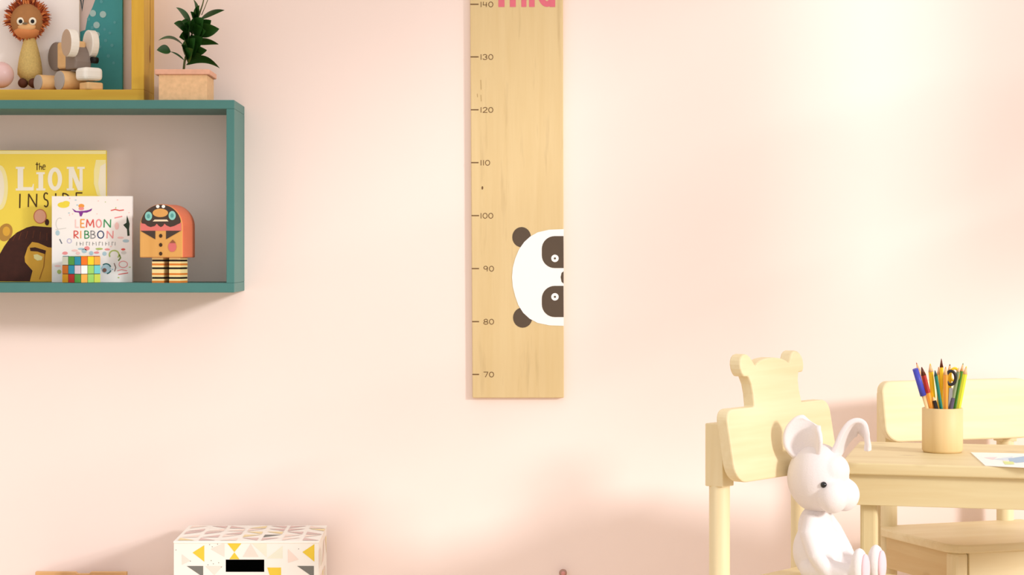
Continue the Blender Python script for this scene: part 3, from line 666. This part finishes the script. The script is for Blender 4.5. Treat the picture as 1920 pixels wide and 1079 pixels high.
# ------------------------------------------------------------------ chairs
def chair(Ox, Od, adeg, sp, name, label, bear):
    a = math.radians(adeg); u = V((math.cos(a), math.sin(a), 0)); f = V((math.sin(a), -math.cos(a), 0)); O = V((Ox, Od - DW, 0))
    Q = lambda uu, ff, z: O + u * uu + f * ff + Z * z
    tg = name.replace('_', ' ')
    wx = wood('pine grain along ' + tg, (234, 220, 180), (218, 194, 142), 'x', rotz=a, amount=.45, knots=.35)
    wz = wood('pine grain up ' + tg, (234, 220, 180), (218, 194, 142), 'z', rotz=a, amount=.45, knots=.2)
    wy = wood('pine grain deep ' + tg, (222, 200, 152), (202, 166, 112), 'y', rotz=a, amount=.5, knots=.35)
    ch = thing(name, Q(sp / 2, .13, 0), label, 'chair')
    for uu in (0, sp):
        m = MB(); m.tube([Q(uu, 0, 0), Q(uu, 0, .58)], .0158, 20)
        m.box(Q(uu, .0, .625), (.0316, .0316, .095), (u, f, Z))
        m.build('rear_post', wz, ch, bevel=.0015)
    tl = math.tan(math.radians(10)); zb0 = .587; zt0 = .696; f0 = .053; th = .02
    B = lambda uu, z: Q(uu, f0 - (z - zb0) * tl, z)
    u0, u1 = -.035, sp + .03; r = .028; n = 7
    def cr_(cu, cz, a0, rr=r): return [(cu + rr * math.cos(math.radians(a0 + 90 * i / n)), cz + rr * math.sin(math.radians(a0 + 90 * i / n))) for i in range(n + 1)]
    out = cr_(u0 + r, zb0 + r, 180) + cr_(u1 - r, zb0 + r, 270)
    rt = .02
    out += cr_(u1 - rt, zt0 - rt, 0, rt)
    if bear:
        c = (u0 + u1) / 2 - .001; hw = .069
        er_ = .019
        zc_ = .757
        right = [(c + hw, zt0), (c + hw - .002, .715), (c + hw - .001, .730), (c + hw + .004, .742)]
        right += [(c + hw + .004 + er_ * math.cos(math.radians(t)), zc_ + er_ * math.sin(math.radians(t))) for t in range(-50, 151, 20)]
        right += [(c + hw - .020, .757)]
        top_ = [(c + .050 * math.cos(math.radians(t)), .754 + .014 * math.sin(math.radians(t))) for t in range(20, 91, 14)]
        half = right + top_
        out += half + [(2 * c - x, y) for x, y in reversed(half)]
    out += cr_(u0 + rt, zt0 - rt, 90, rt)
    m = MB(); m.prism([B(x, z) for x, z in out], -f * th)
    bo = m.build('backrest', wx, ch, bevel=.003)
    # seat
    s0, s1, q0, q1, zs, ths = -.035, sp + (.012 if bear else .035), .0, .275, .43, .015; rr = .04
    poly = [(s0, q0), (s0, q1 - rr)] + [(s0 + rr - rr * math.cos(math.radians(t)), q1 - rr + rr * math.sin(math.radians(t))) for t in range(10, 90, 10)] + [(s0 + rr, q1), (s1 - rr, q1)] + [(s1 - rr + rr * math.sin(math.radians(t)), q1 - rr + rr * math.cos(math.radians(t))) for t in range(10, 90, 10)] + [(s1, q1 - rr), (s1, q0)]
    m = MB(); m.prism([Q(x, y, zs) for x, y in poly], (0, 0, -ths)); m.build('seat', wx, ch, bevel=.003)
    for uu in (-.008, sp + .008):
        m = MB(); m.box(Q(uu, q1 - .032, (zs - ths) / 2), (.03, .03, zs - ths), (u, f, Z)); m.build('front_leg', wz, ch, bevel=.008, segs=3)
        m = MB(); m.box(Q(uu, .125, zs - ths - .030), (.014, .215, .060), (u, f, Z)); m.build('side_rail', wy, ch, bevel=.001)
    m = MB(); m.box(Q(sp / 2, q1 - .023, zs - ths - .036), (sp - .013, .014, .072), (u, f, Z)); m.build('front_rail', wx, ch, bevel=.001)
    m = MB(); m.box(Q(sp / 2, .0, zs - ths - .030), (sp, .014, .060), (u, f, Z)); m.build('rear_rail', wx, ch, bevel=.001)
    return ch, Q, u, f
ch1, Q1, u1_, f1_ = chair(.3867, 3.2, 50, .236, 'bear_chair', 'pale pine child chair with bear-head backrest, holding the white bunny', True)
ch2, Q2, u2_, f2_ = chair(.778, 3.875, 19, .248, 'wooden_chair', 'pale pine child chair with plain rounded backrest, pushed under the table', False)

# ------------------------------------------------------------------ table
tbz = .60; tb0 = V((.592, 3.327 - DW, 0)); ba = math.radians(15)
tl_ = V((math.cos(ba), -math.sin(ba), 0)); tdp = V((math.sin(ba), math.cos(ba), 0)); TLn, TDn = .72, .385
Tq = lambda a_, b_, z: tb0 + tl_ * a_ + tdp * b_ + Z * z
tx = wood('table pine long', (224, 210, 166), (206, 182, 130), 'x', rotz=-ba, amount=.5, knots=.3)
tz = wood('table pine upright', (224, 210, 166), (206, 182, 130), 'z', rotz=-ba, amount=.45)
tb_ = thing('wooden_table', Tq(TLn / 2, TDn / 2, 0), 'pale pine child table carrying the pencil cup and a drawing', 'table')
m = MB(); m.box(Tq(TLn / 2, TDn / 2, tbz - .0092), (TLn, TDn, .0184), (tl_, tdp, Z)); m.build('tabletop', tx, tb_, bevel=.003, segs=3)
za = tbz - .0184; ah = .049
for b_ in (.020, TDn - .020): m = MB(); m.box(Tq(TLn / 2, b_, za - ah / 2), (TLn - .026, .016, ah), (tl_, tdp, Z)); m.build('apron', tx, tb_, bevel=.001)
for a_ in (.020, TLn - .020): m = MB(); m.box(Tq(a_, TDn / 2, za - ah / 2), (.016, TDn - .056, ah), (tl_, tdp, Z)); m.build('apron', tx, tb_, bevel=.001)
for a_ in (.042, TLn - .042):
    for b_ in (.042, TDn - .075): m = MB(); m.box(Tq(a_ - (.014 if b_ > .1 and a_ < .1 else 0), b_, za / 2), (.027, .027, za), (tl_, tdp, Z)); m.build('leg', tz, tb_, bevel=.006, segs=3)

# ------------------------------------------------------------------ pencil cup and its pencils
dcup = 3.50; cc0 = P(1767, 0, dcup); cc0.z = tbz; rc = .0333; hc_ = .0735
pcup = MB()
pcup.lathe(cc0, [(.0005, 0), (rc - .003, 0), (rc, .004), (rc, hc_ - .001), (rc - .001, hc_), (rc - .004, hc_), (rc - .0045, .005), (.0005, .005)], 48)
cupo = pcup.build('pencil_cup', wood('cup wood', (230, 204, 152), (208, 172, 116), 'z', amount=.35), org=cc0)
tag(cupo, 'round pale wooden pencil cup standing on the table', 'cup')
GRP = 'pencils and pens in the cup'
sc_ = dcup / FPX
def stick(name, label, top, bot, r, cols, cat='pencil', dd=0., db_=0.):
    """pencil from a point near the cup floor through the rim pixel to the top pixel; cols: list of (fraction, rgb, part)"""
    tp, rim = P(*top, dcup + dd), P(*bot, dcup + db_)
    dirv = (tp - rim).normalized(); t_ = (rim.z - (tbz + .009)) / dirv.z; foot = rim - dirv * t_
    dr = foot - cc0; dr.z = 0; lim = rc - .0055 - r
    if dr.length > lim: k = dr.normalized() * lim; foot = V((cc0.x + k.x, cc0.y + k.y, foot.z))
    L = (tp - foot).length; ax = (tp - foot).normalized()
    o = thing(name, foot, label, cat, GRP)
    for i, (q0, q1, r0, r1, mm, pn) in enumerate(cols):
        m = MB(); m.tube([foot + ax * L * q0, foot + ax * L * q1], [r * r0, r * r1], 6 if 'shaft' in pn else 12, smooth='shaft' not in pn); m.build(pn, mm, o)
    return o
def C2(n, rgb): return M_('pencil ' + n, rgb, var=.03, rough=.4)
wd_ = C2('bare wood', (236, 190, 140)); PY_, POr, PRd, PBl, PGn, PTl, PLi, PBk, PGr, PBr = C2('yellow', (250, 206, 40)), C2('orange', (240, 160, 60)), C2('red', (178, 46, 32)), C2('blue', (72, 78, 190)), C2('green', (84, 150, 60)), C2('teal', (30, 124, 106)), C2('lime', (222, 226, 60)), C2('black', (40, 34, 34)), C2('grey green', (136, 150, 106)), C2('brown', (96, 44, 22))
def pencil(label, top, bot, body, tip, r=.0034, **k):
    return stick('pencil', label, top, bot, r, [(0, .90, 1, 1, body, 'shaft'), (.90, .98, 1, .35, wd_, 'sharpened_end'), (.98, 1, .35, .05, tip, 'lead')], **k)
stick('pen', 'pen with thick blue cap leaning furthest left in the cup', (1716, 692), (1739, 768), .0030, [(0, .66, 1, 1, C2('cream', (240, 206, 150)), 'barrel'), (.66, 1, 1.75, 1.6, PBl, 'cap')], 'pen', dd=-.02, db_=-.012)
pencil('peach tipped pencil just behind the blue-capped pen', (1718, 680), (1744, 764), C2('peach', (244, 190, 140)), PRd, .003, dd=.012, db_=.006)
stick('pencil', 'red-brown pencil with orange lower half beside the blue-capped pen', (1728, 689), (1747, 766), .0042, [(0, .68, 1, 1, POr, 'shaft'), (.68, .9, 1.05, 1.05, PRd, 'shaft_band'), (.9, 1, 1.05, .2, PBr, 'sharpened_end')], dd=-.018, db_=-.013)
pencil('thick bright yellow pencil left of the teal pencil', (1744, 682), (1751, 766), PY_, PY_, .0042, dd=-.012, db_=-.008)
stick('pencil', 'slim teal green pencil in the middle of the cup', (1753, 695), (1765, 768), .0030, [(0, .93, 1, 1, PTl, 'shaft'), (.93, 1, 1, .2, C2('dark teal', (46, 84, 84)), 'sharpened_end')], dd=-.02, db_=-.014)
stick('pencil', 'tallest pencil, yellow with a dark brown tip', (1765, 673), (1767, 768), .0032, [(0, .9, 1, 1, PY_, 'shaft'), (.9, 1, 1, .15, PBr, 'sharpened_end')], dd=.012, db_=.008)
pencil('plain orange pencil right of the teal pencil', (1773, 688), (1773, 768), POr, POr, .0040, dd=-.012, db_=-.012)
pencil('golden yellow pencil standing behind the scissors', (1781, 683), (1778, 766), PY_, PBk, .0040, dd=.016, db_=.008)
pencil('slim yellow pencil rising behind the teal pencil', (1760, 688), (1760, 764), C2('gold', (246, 214, 80)), POr, .0034, dd=.018, db_=.012)
stick('pencil', 'grey-green pencil leaning right beside the scissors', (1798, 690), (1783, 768), .0030, [(0, .62, 1.15, 1.15, C2('slate violet', (92, 82, 100)), 'grip'), (.62, .95, 1, 1, PGr, 'shaft'), (.95, 1, 1, .2, wd_, 'sharpened_end')], dd=-.008, db_=-.012)
pencil('slim green pencil leaning right behind the lime one', (1806, 681), (1790, 766), PGn, PGn, .0031, dd=.006, db_=.006)
pencil('lime yellow pencil leaning furthest right in the cup', (1812, 687), (1797, 766), PLi, PLi, .0040, dd=-.006, db_=-.006)
stick('pen', 'short black pen barely above the cup rim', (1750, 745), (1756, 767), .0032, [(0, .93, 1, 1, PBk, 'barrel'), (.93, 1, 1, .4, C2('cream', (240, 206, 150)), 'cap')], 'pen', dd=-.016, db_=-.018)
# scissors
tp = P(1783, 709, dcup - .012); ft_ = V((cc0.x + .004, cc0.y - .006, tbz + .007))
so = thing('scissors', ft_, 'scissors with a black oval handle loop standing in the cup', 'scissors')
bl = MB()
for sgn in (-1, 1):
    bl.prism([ft_ + V((.0, sgn * .0006, 0)), ft_ + V((.004, sgn * .0006, .01)), P(1783, 728, dcup - .012) + V((.003, sgn * .0006, 0)), P(1783, 728, dcup - .012) + V((-.003, sgn * .0006, 0))], (0, sgn * .001, 0))
bl.build('blade', mat('steel', (150, 150, 150), rough=.3), so)
m = MB(); m.tube([tp + V((.0078 * math.cos(t), 0, .0112 * math.sin(t))) for t in [2 * math.pi * i / 24 for i in range(25)]], .0026, 10, cap=False); m.build('handle_loop', PBk, so)
m = MB(); l2 = P(1790, 703, dcup + .004); m.tube([l2 + V((.0070 * math.cos(t), 0, .0105 * math.sin(t))) for t in [2 * math.pi * i / 24 for i in range(25)]], .0022, 10, cap=False); m.build('handle_loop', C2('yellow', (250, 206, 40)), so)

# ------------------------------------------------------------------ drawing on the table
def onT(px, py):   # where the line of sight through that spot meets the table top
    d = (CZ - tbz) * FPX / (py - PY); return P(px, py, d)
shp = [onT(1820, 850), onT(1847, 874.5), onT(1960, 880), onT(1955, 853)]
do = MB().prism([p + Z * .0012 for p in shp], (0, 0, -.0011)).build('sheet', paper, thing('drawing_sheet', onT(1880, 862) + Z * .0, 'white sheet with a blue and green crayon drawing on the table', 'paper'))
sp_ = do.parent; sp_.location.z = tbz
pr = Print(0, lambda x, y, l: onT(x, y) + Z * (.0012 + .0002 * l))
cr1, cr2, cr3, cr4 = M_('crayon blue', (160, 190, 216)), M_('crayon pale blue', (206, 220, 232)), M_('crayon green', (212, 226, 150)), M_('crayon pink', (240, 214, 216))
pr.poly([(1890, 862), (1925, 857), (1930, 868), (1905, 870), (1893, 867)], cr1); pr.poly([(1862, 863), (1900, 858), (1890, 866)], cr2, .8); pr.poly([(1880, 867), (1900, 868), (1902, 873), (1884, 873)], cr3, 1.2); pr.poly([(1845, 860), (1870, 859), (1862, 864)], cr4, .9)
ORG[do.name] = ORG[sp_.name]
pr.build('crayon_drawing', do)

# ------------------------------------------------------------------ plush bunny on the bear chair
plush = mat('white plush', (231, 224, 223), rough=.95, var=.03, scale=500, bump=.15, spec=.05, sheen=.2)
zs = .43; fb = V((.766, -.643, 0)); ub = V((.643, .766, 0))
hcn = V((.540, 3.228 - DW, .587)); base = V((hcn.x, hcn.y, zs))
bn = thing('plush_bunny', base, 'white plush bunny with floppy ear sitting on the bear chair', 'plush toy')
def remesh(o, vox, it):
    r = o.modifiers.new('remesh', 'REMESH'); r.mode = 'VOXEL'; r.voxel_size = vox; r.use_smooth_shade = True
    s_ = o.modifiers.new('smooth', 'SMOOTH'); s_.factor = .6; s_.iterations = it
AX = (ub, fb, Z)
L_ = lambda a_, b_, z: base + ub * a_ + fb * b_ + Z * z
m = MB()
m.ell(L_(0, .000, .046), (.040, .037, .047), AX, 28, 18); m.ell(L_(0, -.004, .080), (.029, .026, .036), AX, 24, 16)
for sg in (-1, 1):
    m.tube([L_(sg * .018, 0, .097), L_(sg * .037, .006, .074), L_(sg * .043, .022, .044), L_(sg * .034, .040, .018)], [.013, .0135, .0125, .0125], 14); m.ell(L_(sg * .033, .042, .017), (.0135, .0145, .0135), AX)
    m.tube([L_(sg * .022, .010, .022), L_(sg * .027, .045, .019), L_(sg * .026, .074, .018)], [.022, .018, .016], 14); m.ell(L_(sg * .022, .008, .022), (.024, .024, .021), AX)
    m.ell(L_(sg * .025, .086, .030), (.0165, .0125, .030), AX, 24, 16)
bo = m.build('body', plush, bn); remesh(bo, .0022, 6)
for sg in (-1, 1):
    m = MB(); m.ell(L_(sg * .025, .0962, .029), (.0108, .0052, .0230), AX, 20, 12); tag(m.build('foot_pad', mat('pale pink plush', (238, 200, 208), rough=.95, sheen=.2), bo), 'pale pink foot pad')
m = MB(); m.ell(hcn, (.047, .046, .053), AX, 32, 20)
for sg in (-1, 1): m.ell(hcn + ub * (.017 * sg) + fb * .036 + Z * (-.025), (.0255, .0230, .0255), AX, 24, 16)
m.ell(hcn + fb * .028 + Z * .012, (.030, .022, .026), AX)
hd = m.build('head', plush, bn); remesh(hd, .0022, 5)
for sg in (-1, 1):
    dd_ = (ub * (.0345 * sg) + fb * .0305); m = MB(); m.ell(hcn + dd_ * 1.02 + Z * -.006, .0048, None, 16, 10); m.build('eye', mat('black bead', (14, 12, 16), rough=.15, spec=.6), hd)
def ear(path, wd, nrm, prof, curl):
    vs, fs = [], []; n = len(path); k = 9
    # resample
    pts = [V(p) for p in path]; fine = []
    for i in range(len(pts) - 1):
        p0 = pts[max(i - 1, 0)]; p1 = pts[i]; p2 = pts[i + 1]; p3 = pts[min(i + 2, len(pts) - 1)]
        for j in range(6):
            t = j / 6
            fine.append(.5 * ((2 * p1) + (p2 - p0) * t + (2 * p0 - 5 * p1 + 4 * p2 - p3) * t * t + (3 * p1 - p0 - 3 * p2 + p3) * t ** 3))
    fine.append(pts[-1]); N_ = len(fine)
    for i, p in enumerate(fine):
        q = i / (N_ - 1); hw = prof(q); tv = (fine[min(i + 1, N_ - 1)] - fine[max(i - 1, 0)]).normalized()
        w_ = (V(wd) - tv * V(wd).dot(tv)).normalized(); nn = w_.cross(tv)
        if nn.dot(V(nrm)) < 0 and nrm is not None and i == 0: ear.flip = -1
        elif i == 0: ear.flip = 1
        nn = nn * ear.flip
        for j in range(k):
            t = -1 + 2 * j / (k - 1); vs.append(p + w_ * (hw * math.sin(t * 1.25) / math.sin(1.25)) + nn * (hw * curl * t * t))
    for i in range(N_ - 1):
        for j in range(k - 1):
            a_ = i * k + j; fs.append((a_, a_ + 1, a_ + 1 + k, a_ + k))
    return MB().add(vs, fs, 0, True)
def add_ear(mb_, inner):
    o = mb_.build('ear', plush, hd); so_ = o.modifiers.new('thick', 'SOLIDIFY'); so_.thickness = .008; so_.offset = 0
    sb_ = o.modifiers.new('round', 'SUBSURF'); sb_.levels = 2; sb_.render_levels = 2
dE = 3.222
add_ear(ear([P(1516, 858, dE), P(1515, 842, dE), P(1514, 822, dE), P(1518, 805, dE), P(1525, 793, dE)], V((.82, -.5, 0)), V((-.6, -.8, 0)), lambda q: .009 + .0215 * math.sin(math.pi * min(1, .12 + q * .80)) ** 1.0 if q < .97 else .014, .75), 0)
add_ear(ear([P(1560, 862, dE), P(1571, 842, dE), P(1583, 819, dE), P(1597, 803, dE), P(1612, 801, dE), P(1623, 814, dE), P(1628, 832, dE), P(1628, 846, dE)], V((.25, .80, -.55)), V((.3, -.2, -1)), lambda q: .010 + .014 * math.sin(math.pi * min(1, .1 + q * .85)), .12), 0)

# ------------------------------------------------------------------ light and camera
sun = bpy.data.lights.new('sun', 'SUN'); sun.energy = 2.6; sun.angle = math.radians(8.5); sun.color = (1.0, .975, .975)
so = bpy.data.objects.new('sun', sun); COL.objects.link(so); so.location = (3, -2, 3)
so.rotation_euler = V((-1.2, 1.0, -.45)).to_track_quat('-Z', 'Y').to_euler()
wld = bpy.data.worlds.new('world'); sc.world = wld; wld.use_nodes = True
bg = wld.node_tree.nodes['Background']; bg.inputs['Color'].default_value = (1.0, .925, .892, 1); bg.inputs['Strength'].default_value = 1.06
cam = bpy.data.cameras.new('camera'); co = bpy.data.objects.new('camera', cam); COL.objects.link(co)
co.location = (0, -DW, CZ); co.rotation_euler = (math.pi / 2, 0, 0)
cam.sensor_fit = 'HORIZONTAL'; cam.sensor_width = 36; cam.lens = 36 * FPX / 1920
cam.shift_x = (960 - PX) / 1920; cam.shift_y = (PY - 539.5) / 1920
cam.clip_start = .05; cam.clip_end = 50
sc.camera = co
sc.view_settings.view_transform = 'Standard'; sc.view_settings.look = 'None'
sc.view_settings.exposure = 0; sc.view_settings.gamma = 1; sc.view_settings.use_curve_mapping = False
